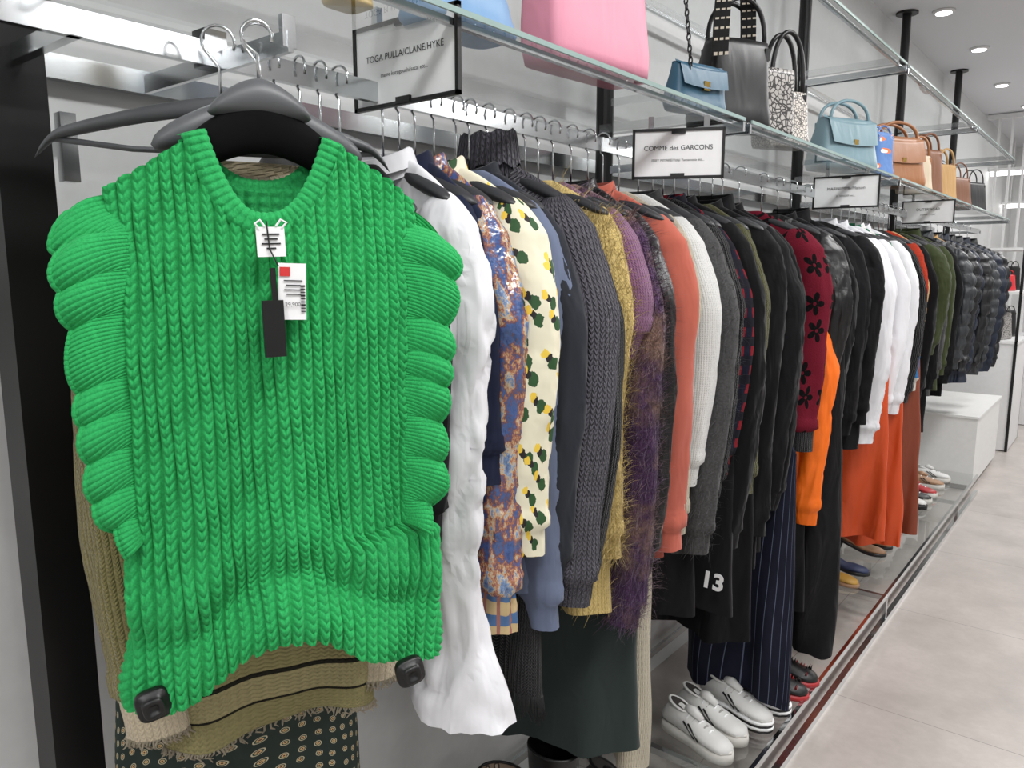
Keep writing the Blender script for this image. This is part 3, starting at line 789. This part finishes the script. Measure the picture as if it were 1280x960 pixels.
        lobes = 9.0*t+(.35 if side < 0 else .8)+.22*np.sin(2*math.pi*t*1.6+side)+.13*np.sin(2*math.pi*t*3.4+1+side)
        Wd = np.interp(t, [0, .05, .12, .3, .55, .85, 1], [.040, .062, .086, .080, .068, .060, .026])
        droop = np.interp(t, [0, .12, .3, 1], [.46, .40, .26, .22])
        G_ = np.zeros((n, m, 3))
        rib = np.abs(np.sin(math.pi*t*110))**.7
        for j, wj in enumerate(np.linspace(0, 1, m)):
            on = float(sm(np.array((wj-.02)/.90)))
            lb_ = lobes+.10*wj
            k_ = np.floor(lb_); th_ = lb_-k_
            irr = 1+.25*np.sin(k_*2.4+side)*0+.18*np.sin(lobes*1.3+side)
            sn = np.sin(math.pi*th_)
            Lb = np.sqrt(sn*sn+.006)                       # round crest, narrow valley
            saw = np.cos(math.pi*th_)*np.clip(sn*3.2, 0, 1)**.8
            p = A.copy()
            p[:, 0] += side*Wd*(wj-.12*wj**4)*(1-on*(.26-.30*Lb)*irr)
            p[:, 1] += -.016*math.sin(wj*math.pi*.8)-on*.024*irr*(Lb-.5)+.010*wj**3*0
            p[:, 2] += -Wd*droop*wj**1.5+on*.0125*saw*irr-on*.004*sn
            lum = .0019*rib*(.65+.35*abs(math.sin(math.pi*wj*11)))
            p[:, 1] -= lum
            p[:, 0] += side*lum*.5
            G_[:, j] = p
        for _ in range(3): G_[1:-1] = (G_[:-2]+2*G_[1:-1]+G_[2:])/4
        mb.grid(G_, yarn, flip=side > 0)
        mb.tube(G_[::3, -1], .0028, yarn, 8)
        mb.obj(nm, parent=par)
    foam = fabric('black_foam', (16, 16, 17), .95, .1, 1500, .1, sheen=0)
    hb = MB()
    x = np.linspace(-.130, .130, 61); th = np.linspace(0, 2*math.pi, 21); PP = []
    for xi in x:
        a = abs(xi)/.130
        top = .190-.022*a-.082*a**2.0; bot = .132-.078*a**1.8
        bot = min(bot, top-.02)
        k = math.sqrt(max(0, 1-a**10))+.02
        c = (top+bot)/2; hz = (top-bot)/2*k
        hy = (.016+.004*a)*k
        PP.append(np.stack([np.full(21, C+xi), .000+hy*np.cos(th), c+hz*np.sin(th)], -1))
    hb.grid(np.array(PP), foam, flip=True)
    PP = []
    for xi in np.linspace(-.058, .058, 31):
        a = abs(xi)/.058; top = .215-.034*a**1.7; bot = .172-.004*a**2; k = math.sqrt(max(0, 1-a**8))+.02
        c = (top+bot)/2; PP.append(np.stack([np.full(21, C+xi), .000+.019*k*np.cos(th), c+(top-bot)/2*k*np.sin(th)], -1))
    hb.grid(np.array(PP), grey_plastic, flip=True)
    pts = [(C, 0, .21), (C, 0, .242)]
    for tt in np.linspace(-.3, 1.1, 14):
        a = math.pi*(1-tt); pts.append((C+.017*math.cos(a), 0, .262+.017*math.sin(a)))
    hb.tube(pts, .0021, chrome, 10)
    hb.obj('hanger', parent=par)
    for (s, z, d) in ((-.152, -.488, .060), (.145, -.512, .078)):
        tb = MB()
        th4 = np.linspace(0, 2*math.pi, 41)
        def ring(r, dd):
            cc = np.cos(th4); q = np.sin(th4)
            x_ = r*np.sign(cc)*np.abs(cc)**.55; z_ = r*np.sign(q)*np.abs(q)**.55
            an = math.radians(12)
            return np.stack([s+x_*math.cos(an)-z_*math.sin(an), np.full(41, -dd), z+x_*math.sin(an)+z_*math.cos(an)], -1)
        tb.grid(np.array([ring(0, d-.01), ring(.016, d-.01), ring(.0185, d-.004), ring(.0185, d+.002), ring(.017, d+.005), ring(.0125, d+.006), ring(.0115, d+.011), ring(.010, d+.013), ring(.006, d+.013), ring(.005, d+.010), ring(0, d+.010)]), black_plastic)
        tb.obj('security_tag', parent=par)
    lb = MB()
    red = plain('label_red', (205, 50, 50), .6)
    D0 = .080
    def card(cx, cz, w, h, m, ang=0, y=D0, t=.001):
        ca, sa = math.cos(ang), math.sin(ang)
        P_ = []
        for (yy, k) in ((y-t, 0), (y-t, 1), (y+t, 1), (y+t, 0)):
            ring = []
            for (i, j) in ((-1, -1), (1, -1), (1, 1), (-1, 1), (-1, -1)):
                x_ = i*w/2*k; z_ = j*h/2*k
                ring.append((cx+x_*ca-z_*sa, -yy, cz+x_*sa+z_*ca))
            P_.append(ring)
        lb.grid(P_, m, flip=True)
    ox = -.018
    card(.014+ox, .028, .030, .032, paper, .03, D0+.002)
    for i, w in enumerate((.018, .014, .020, .010)): card(.014+ox, .036-.005*i, w, .0016, ink, .03, D0+.004, .0003)
    lb.tube([(.002+ox, -D0-.003, .041), (-.002+ox, -D0-.004, .047), (.003+ox, -D0-.004, .051), (.008+ox, -D0-.003, .044)], .0014, paper, 6)
    lb.tube([(.026+ox, -D0-.003, .043), (.031+ox, -D0-.004, .049), (.025+ox, -D0-.004, .052), (.020+ox, -D0-.003, .045)], .0014, paper, 6)
    lb.tube([(.010+ox, -D0-.003, .050), (.012+ox, -D0-.005, .02), (.020+ox, -D0-.006, .002)], .0008, ink, 6)
    card(.034+ox, -.026, .030, .062, paper, -.03, D0+.005)
    card(.0265+ox, -.004, .011, .010, red, -.03, D0+.0072, .0003)
    for i in range(4): card(.035+ox, -.014-.005*i, .02-.004*(i % 2), .0011, ink, -.03, D0+.0072, .0003)
    for i in range(9): card(.045+ox, -.020-.0035*i, .005, .0012+.0008*(i % 3 == 0), ink, -.03, D0+.0072, .0003)
    card(.012+ox, -.066, .023, .062, black_plastic, .02, D0+.010, .002)
    card(.014+ox, -.020, .006, .04, black_plastic, .04, D0+.009, .001)
    lb.obj('neck_labels', parent=par, smooth=False)
    cu = bpy.data.curves.new('price_text', 'FONT'); cu.body = '29,900'; cu.size = .0062; cu.align_x = 'CENTER'
    o = bpy.data.objects.new('price_text', cu); scene.collection.objects.link(o); o.parent = par
    o.location = (.0335+ox, -D0-.0085, -.042); o.rotation_euler = (math.pi/2, 0, 0); cu.materials.append(ink)
green_vest()

# sweater and patterned skirt behind the vest, on the same arm
olive = bands('olive_tweed_knit', [(0, (214, 198, 168)), (.05, (158, 150, 106)), (.672, (30, 28, 24)), (.680, (176, 166, 124)), (.715, (30, 28, 24)), (.720, (158, 150, 106))])
olive2 = knit('olive_marl', (158, 148, 100), 150, 190, .9, .003, col2=(82, 76, 46))
ca, sa = math.cos(FR), math.sin(FR)
def facing(s, d): return (FX+s*ca+d*sa, FY+s*sa-d*ca)
x_, y_ = facing(-.004, -.08)
garment('olive_tweed_sweater', y_, mat=olive, sleeve_mat=olive2, L=.755, SL=.665, hw=.142, sr=.036, cuff=.046, th=.02, X=x_, Z=1.5+.13, rot=FR,
        cuffm=beigem, cuff_l=.06, collar='crew', colm=beigem, seed=91, hanger=False, fold=.008, flare=1.0, crisp=.5, fringe=.012)
x_, y_ = facing(-.040, -.13)
garment('medallion_print_skirt', y_, mat=spots('medallion_print', (16, 36, 30), [((196, 186, 158), .24, 0), ((30, 60, 50), .19, 0), ((200, 170, 120), .13, 0), ((90, 40, 34), .06, 0)], 54, rnd=.3, jag=.001),
        L=.50, hw=.155, neck=.14, drop=.03, sleeves=False, hanger=False, X=x_, Z=1.08, rot=FR, seed=92, flare=1.1, th=.03)
hb = MB(); add_hanger(hb, .195, w=.205, drop=.050, hook_z=.075, mat=grey_plastic, hh=.009, thick=.010, bar=True, tip=.02)
x_, y_ = facing(-.03, -.075)
hb.obj('clothes_hanger', (x_, y_, 1.5), FR-.12)
hb = MB(); add_hanger(hb, .185, w=.125, drop=.045, hook_z=.085, mat=grey_plastic, hh=.02)
x_, y_ = facing(.012, -.045)
hb.obj('clothes_hanger', (x_, y_, 1.5), FR+.05)
for i, yy in enumerate((.66, .70, .735)):
    hb = MB(); add_hanger(hb, 0, w=.18, drop=.09, hook_z=RZ+.007-1.66, mat=black_plastic if i < 2 else dark_plastic, hh=.016, bar=True)
    hb.obj('clothes_hanger', (RX, yy, 1.66), -.25+.1*i)

def faceout():
    mb = MB()
    mb.box((-.95, .565, 1.757), (.34, .007, .024), chrome)
    mb.box((-.785, .565, 1.768), (.007, .018, .035), chrome)
    mb.box((-.95, .565, 1.775), (.03, .03, .045), chrome)
    mb.obj('faceout_arm', smooth=False)
    mb = MB(); mb.box((-1.14, .46, 1.66), (.02, .02, .09), chrome); mb.box((-1.18, .46, 1.66), (.08, .012, .02), chrome); mb.obj('shelf_bracket', smooth=False)
faceout()

# ------------------------------------------------------------------ signs
def sign(c, w, h, rot, lines, tilt=0):
    par = empty('shelf_sign', c, rot)
    mb = MB(); f = .006
    mb.box((0, 0, h/2-f/2), (w, .008, f), black_plastic); mb.box((0, 0, -h/2+f/2), (w, .008, f), black_plastic)
    mb.box((-w/2+f/2, 0, 0), (f, .008, h), black_plastic); mb.box((w/2-f/2, 0, 0), (f, .008, h), black_plastic)
    mb.box((0, -.001, h/2-f*1.1), (.03, .01, f*1.6), black_plastic); mb.box((0, -.001, -h/2+f*1.1), (.03, .01, f*1.6), black_plastic)
    mb.obj('frame', parent=par, smooth=False)
    mb = MB(); mb.box((0, 0, 0), (w-f, .002, h-f), paper); mb.obj('paper', parent=par, smooth=False)
    mb = MB(); mb.box((w*.3, .008, h/2+.012), (.012, .012, .03), chrome); mb.box((-w*.3, .008, h/2+.012), (.012, .012, .03), chrome)
    mb.obj('clips', parent=par, smooth=False)
    for i, (tx, sz) in enumerate(lines):
        cu = bpy.data.curves.new('text_%d' % i, 'FONT'); cu.body = tx; cu.size = sz; cu.align_x = 'CENTER'; cu.align_y = 'CENTER'
        cu.materials.append(ink)
        o = bpy.data.objects.new('text_%d' % i, cu); scene.collection.objects.link(o); o.parent = par
        o.location = (0, -.002, .012-.026*i); o.rotation_euler = (math.pi/2, 0, 0)
sign((-.885, .843, 1.807), .225, .125, 0, [('TOGA PULLA/CLANE/HYKE', .0138), ('mame kurogouchi/sacai etc...', .0088)])
sign((-.815, 1.60, 1.750), .200, .108, math.radians(28), [('COMME des GARCONS', .0145), ('ISSEY MIYAKE/Yohji Yamamoto etc...', .0075)])
sign((-.84, 2.96, 1.77), .225, .115, .1, [('MARNI/MM6/Maison', .015), ('JIL SANDER etc...', .009)])
sign((-.85, 4.42, 1.78), .24, .115, .05, [('OUTERWEAR', .018), ('DOWN / COAT', .01)])

# ------------------------------------------------------------------ bags on the glass shelf
SHZ = SZ+.003
def leather(name, col, rough=.45): return fabric(name, col, rough, .15, 500, .5, sheen=0)
def bag(name, x, y, w, h, d, m, rot=0, taper=.85, handle=.12, hm=None, flap=False, z=SHZ, p=.45, slump=.0, hr=.004):
    mb = MB(); hm = hm or m
    secs = []
    for i in range(15):
        t = i/14
        ww = w/2*(1+(taper-1)*t)*(.94+.06*math.sin(min(1, t*6)*math.pi/2)); dd = d/2*(1-.55*t**1.5)*(.9+.1*math.sin(min(1, t*6)*math.pi/2))
        secs.append((h*t, ww, dd, slump*t*t, .004*math.sin(t*5)))
    mb.loft(secs, m, p=p, n=40)
    if flap:
        f = []
        for i in range(12):
            t = i/11
            xw = w/2*taper*(1.02-.08*t)
            yy = -(d/2*(1-.55*(1-.55*t)**1.5))-.004 if t > .15 else -(d*.1)-.3*d*t
            f.append([(q*xw+slump, yy-.002*math.cos(q*1.5), h*(1.01-.55*t+.05*(q*q))) for q in np.linspace(-1, 1, 15)])
        mb.grid(np.array(f), m); mb.box((slump*.5, -d*.42, h*.52), (.02, .01, .02), plain('gold_hardware', (190, 160, 90), .25, 1.0))
    if handle:
        for sg in (-1, 1):
            q = []
            for t in np.linspace(0, 1, 17):
                a = math.pi*t
                q.append((slump-.33*w*math.cos(a), sg*d*.18, h*.92+handle*math.sin(a)**.7))
            mb.tube(q, hr, hm, 8)
            for e in (q[0], q[-1]): mb.box((e[0], sg*d*.27, h*.86), (.014, .006, .03), hm)
    mb.tube([(slump+w/2*taper*math.cos(a)*.99, d/2*.46*math.sin(a), h) for a in np.linspace(0, 2*math.pi, 33)], .0025, hm, 6, cap=False)
    return mb.obj(name, (x, y, z), rot)
pink = leather('pink_leather', (222, 146, 168), .55); teal = leather('teal_leather', (50, 92, 116)); blk = leather('black_bag_leather', (14, 14, 16), .4)
steel = leather('steel_blue_leather', (118, 146, 156)); tan = leather('tan_leather', (160, 106, 66)); brn = leather('brown_leather', (120, 74, 46)); crm = leather('cream_leather', (206, 190, 164))
geo = crackle('geometric_print', (176, 172, 168), (52, 50, 50), 75)
stud = crackle('pearl_studded_leather', (214, 208, 200), (96, 92, 90), 110)
R90 = math.radians(90)
bag('pink_tote_bag', -.83, 1.260, .29, .34, .11, pink, R90-.10, .84, .14, p=.3, slump=-.02)
mb = MB(); mb.box((-.772, 1.24, 2.06), (.003, .035, .03), ink); mb.obj('bag_label', smooth=False)
bag('blue_pouch', -.84, .92, .20, .07, .11, leather('sky_blue_leather', (110, 150, 190)), R90, .8, 0)
bag('gold_pouch', -.88, .735, .06, .05, .06, leather('gold_leather', (190, 160, 90), .3), R90, .8, 0)
bag('teal_chain_bag', -.83, 1.71, .17, .10, .07, teal, R90-.3, .9, 0, flap=True)
bag('black_shoulder_bag', -.87, 1.985, .22, .22, .13, blk, R90-.5, .80, .12, hr=.006, slump=.015)
bag('geometric_print_bag', -.81, 2.13, .13, .17, .06, geo, R90-.5, .95, 0)
bag('studded_white_bag', -.87, 2.37, .18, .16, .09, stud, R90-.5, .85, .18, hm=blk, hr=.007)
bag('steel_blue_handbag', -.89, 3.06, .29, .18, .14, steel, R90-.45, .82, .08, flap=True, hr=.006)
bag('floral_blue_bag', -.84, 3.38, .13, .17, .08, spots('bag_print', (90, 130, 190), [((230, 120, 60), .2, 0), ((240, 240, 240), .15, .02)], 4), R90-.3, .85, .04)
bag('tan_handbag', -.89, 3.80, .34, .21, .15, tan, R90-.5, .8, .08, flap=True, hr=.007)
bag('cream_handbag', -.88, 4.22, .20, .18, .1, crm, R90-.4, .8, .10, hm=tan, hr=.006)
bag('brown_tote_bag', -.90, 4.52, .22, .24, .12, brn, R90-.4, .85, .10, hr=.006)
bag('beige_shoulder_bag', -.88, 4.87, .2, .2, .1, camel, R90-.4, .85, .1, hr=.006)
bag('brown_bag', -.9, 5.4, .24, .18, .12, brn, R90-.4, .85, .1)
bag('black_bag', -.9, 6.0, .24, .2, .12, blk, R90-.4, .85, .1)
mb = MB()
for i in range(30):
    z = SHZ+.09+i*.0125; x = -.82-.001*i; y = 1.66-.0012*i
    pts = [(x+(.004*math.cos(a) if i % 2 else 0), y+(0 if i % 2 else .004*math.cos(a)), z+.0085*math.sin(a)) for a in np.linspace(0, 2*math.pi, 11)]
    mb.tube(pts, .0018, black_metal, 5, cap=False)
mb.obj('chain_strap')
mb = MB()
W_ = []
for t in np.linspace(0, 1, 40):
    a = math.pi*t; cy = 1.95-.085*math.cos(a); z = SHZ+.16+.27*math.sin(a)**.8
    W_.append([(-.845-.018, cy-.008, z), (-.845+.018, cy+.008, z)])
mb.grid(W_, stripes('logo_strap', (20, 20, 20), (206, 196, 180), 40, .22, 1, .6, 3, (20, 20, 20), .35)); mb.obj('logo_bag_strap')

# ------------------------------------------------------------------ shoes
def shoe(name, x, y, m, sole, rot=0, z=.131, L=.27, heel=0, kind='sneaker', laces=True, stripe=False):
    mb = MB()
    lift = .034 if stripe else .028 if kind == 'sneaker' else .012
    prof = [(0, .022, .030, .045), (.02, .033, .040, .072), (.06, .036, .045, .080), (.11, .037, .036, .070), (.15, .041, .030, .058), (.19, .045, .024, .044), (.23, .043, .020, .036), (.255, .034, .016, .028), (.27, .012, .010, .018)]
    P = []; th = np.linspace(0, 2*math.pi, 29)
    lowcut = .6 if kind == 'pump' else 1
    for l, hw_, _, top in prof:
        hl = heel*max(0, 1-l/.16)
        top_ = top*(lowcut if l < .17 else .9 if kind == 'pump' else 1)
        c = np.cos(th); s = np.sin(th)
        yy = hw_*np.sign(c)*np.abs(c)**.75; zz = lift+hl+top_/2+top_/2*np.sign(s)*np.abs(s)**.8
        yy = yy*np.where(s > 0, 1-.35*s, 1)
        P.append(np.stack([np.full(29, l-.135), yy, zz], -1))
    P = [np.repeat(P[0].mean(0)[None], 29, 0)]+P+[np.repeat(P[-1].mean(0)[None], 29, 0)]
    mb.grid(np.array(P), m)
    dark = plain('shoe_opening', (50, 46, 44), .8)  # flat dark disc that closes the shoe opening at collar height
    z0 = lift+heel*.7+prof[2][3]*lowcut
    mb.tube([(-.075+.042*math.cos(a), .022*math.sin(a), z0-.004-.010*math.cos(a)) for a in np.linspace(0, 2*math.pi, 25)], .005, m, 8, cap=False)
    G_ = [[(-.075+r*.042*math.cos(a), r*.022*math.sin(a), z0-.001-.010*r*math.cos(a)) for a in np.linspace(0, 2*math.pi, 25)] for r in (0, 1)]
    mb.grid(G_, dark, flip=True)
    outl = [(-.138, .012), (-.132, .026), (-.11, .036), (-.06, .038), (0, .036), (.05, .046), (.09, .047), (.12, .036), (.136, .018), (.141, .004)]
    up = [(l, w) for l, w in outl]; dn = [(l, -w) for l, w in reversed(outl)]
    loop = up+dn+[up[0]]
    def zz(l, base): return base+heel*max(0, 1-(l+.135)/.16)
    def slab(b0, b1, k, mm):
        S = []
        for (kk, bb) in ((0, b0), (k, b0), (k*1.01, (b0+b1)/2), (k, b1), (0, b1)):
            S.append([(l*kk, w*kk, zz(l*kk, bb)) for l, w in loop])
        mb.grid(S, mm, flip=True)
    if stripe:
        for i in range(4): slab(i*.0095, (i+1)*.0095, 1.0+.01*(i % 2), paper if i % 2 else bsh)
    else: slab(0, lift+.004, 1.0, sole)
    if heel > .03:
        mb.tube([(-.118, 0, 0), (-.112, 0, heel*.9)], [.008, .016], sole, 10)
    if laces and kind == 'sneaker':
        for i in range(5):
            l = -.025+.02*i; t = np.interp(l+.135, [p[0] for p in prof], [p[3] for p in prof])
            mb.tube([(l, -.024, lift+t-.012), (l+.004, 0, lift+t+.003), (l, .024, lift+t-.012)], .0032, plain('grey_lace', (150, 148, 144), .8) if i % 2 else paper, 6)
        mb.tube([(-.045, 0, lift+.078), (-.02, 0, lift+.078), (.02, 0, lift+.064)], [.012, .018, .010], m, 10)
        mb.tube([(.085, .040, lift+.010), (.12, .030, lift+.008), (.137, 0, lift+.007), (.12, -.030, lift+.008), (.085, -.040, lift+.010)], .0045, sole, 8)
        for sg in (-1, 1):
            mb.tube([(-.03, sg*.036, lift+.05), (-.005, sg*.037, lift+.030), (.02, sg*.040, lift+.012)], .0034, bsh, 6)
            mb.tube([(-.01, sg*.036, lift+.05), (.015, sg*.039, lift+.030), (.04, sg*.043, lift+.012)], .0034, bsh, 6)
    if kind == 'loafer' and sole is redsh:
        for i in range(26):
            r = random.Random(i); l = r.uniform(-.09, .11); wy = r.uniform(-.028, .028)
            t = np.interp(l+.135, [p[0] for p in prof], [p[3] for p in prof])
            mb.tube([(l, wy, lift+t*.85), (l+.003, wy*1.2, lift+t*.85+.016)], [.004, .0006], redsh if i % 3 == 0 else bsh, 6)
    return mb.obj(name, (x, y, z), rot, scale=L/.27)
wsh = plain('white_shoe_leather', (206, 206, 204), .5); wsole = plain('white_rubber', (200, 198, 192), .6); bsh = plain('black_shoe_leather', (20, 20, 21), .4)
redsh = plain('red_shoe', (170, 40, 44), .4); mus = plain('mustard_shoe', (176, 136, 60), .5)
blu = plain('blue_shoe', (48, 58, 92), .5); tansh = plain('tan_shoe', (160, 124, 94), .5); silv = plain('silver_shoe', (150, 150, 152), .3, .8)
shoe('white_sneaker', -.87, 1.94, wsh, wsole, -.25, L=.235); shoe('white_sneaker', -.87, 2.04, wsh, wsole, -.2, L=.235)
shoe('white_striped_sneaker', -.84, 2.15, wsh, wsole, -.2, stripe=True, L=.24); shoe('black_platform_sneaker', -.83, 2.26, bsh, wsole, -.1, stripe=True, L=.24)
shoe('red_spiked_loafer', -.82, 2.37, bsh, redsh, .05, kind='loafer', L=.25); shoe('red_spiked_loafer', -.82, 2.48, bsh, redsh, -.02, kind='loafer', L=.25)
cfg = [(2.78, bsh, bsh, .0), (2.92, bsh, bsh, 0), (3.42, mus, tansh, .06), (3.56, blu, bsh, .05), (3.86, tansh, bsh, .06), (4.0, tansh, bsh, .06),
       (4.34, silv, bsh, .06), (4.80, wsh, bsh, 0), (4.92, bsh, wsole, 0), (5.08, redsh, wsole, 0), (5.3, tansh, wsole, 0), (5.5, wsh, wsole, 0)]
for y, a, b, h in cfg:
    shoe('pump_shoe' if h else 'sneaker', -.92, y, a, b, random.Random(int(y*100)).uniform(-.25, .25), heel=h, kind='pump' if h else 'sneaker', L=.22)
shoe('black_ankle_shoe', -.88, 1.45, bsh, bsh, 0, kind='loafer'); shoe('black_ankle_shoe', -.88, 1.57, bsh, bsh, 0, kind='loafer')
def boot(x, y, m, rot):
    mb = MB(); secs = [(0.0, .13, .036, .03, 0), (.012, .135, .042, .03, 0), (.04, .12, .04, .02, 0), (.07, .075, .038, -.015, 0), (.11, .052, .036, -.04, 0), (.2, .055, .042, -.045, 0), (.30, .062, .048, -.045, 0)]
    mb.loft(secs, m, p=.85, n=30, cap=False)
    mb.tube([(-.045+.062*math.cos(a), .048*math.sin(a), .30) for a in np.linspace(0, 2*math.pi, 25)], .003, bsh, 6, cap=False)
    mb.obj('ankle_boot', (x, y, .131), rot)
snake = spots('snakeskin', (150, 130, 112), [((70, 58, 50), .3, 0), ((190, 176, 156), .15, 0)], 14)
boot(-.90, 1.02, snake, -.1); boot(-.90, 1.14, snake, -.1)
boot(-.88, 1.30, bsh, 0)

# ------------------------------------------------------------------ far end of the store
def far():
    white = plain('fixture_white', (222, 222, 222), .5)
    mb = MB()
    for i in range(9): mb.box((-1.15+.11*i, 8.9, 1.9), (.02, .03, 2.1), white)
    mb.box((-.7, 8.9, 2.93), (1.1, .05, .04), white); mb.box((-.7, 8.9, .86), (1.1, .05, .04), white)
    mb.box((-.7, 8.9, .425), (1.1, .3, .84), white)
    mb.obj('slatted_partition', smooth=False)
    par = empty('display_shelf_unit')
    mb = MB()
    for z in (.9, 1.3, 1.65): mb.box((-.96, 7.7, z), (.56, .7, .02), white)
    mb.box((-.96, 7.7, .45), (.54, .68, .88), white)
    for (a, b) in ((-1.22, 7.36), (-.70, 7.36), (-1.22, 8.04), (-.70, 8.04)): mb.box((a, b, .83), (.02, .02, 1.66), black_metal)
    mb.obj('frame', parent=par, smooth=False)
    bag('red_handbag', -.83, 7.6, .2, .13, .1, plain('red_bag', (200, 30, 40), .4), R90-.3, .85, .05, z=1.311)
    bag('black_handbag', -.83, 7.9, .2, .2, .1, blk, R90-.3, .85, .06, z=1.311)
    bag('patterned_handbag', -.83, 7.55, .25, .22, .1, geo, R90-.3, .85, .06, z=.911)
    bag('charcoal_handbag', -.83, 7.9, .22, .22, .1, blk, R90-.3, .85, .06, z=.911)
    mb = MB(); mb.box((1.6, 6.5, .451), (.8, 3, .9), white); mb.obj('display_counter', smooth=False)
far()

# ------------------------------------------------------------------ camera
cam = bpy.data.cameras.new('Camera'); cam.sensor_width = 36; cam.lens = 27
co = bpy.data.objects.new('Camera', cam); scene.collection.objects.link(co)
co.location = (0, 0, 1.5); co.rotation_euler = (math.radians(90-8.6), 0, math.radians(38.8)); cam.clip_start = .02
scene.camera = co
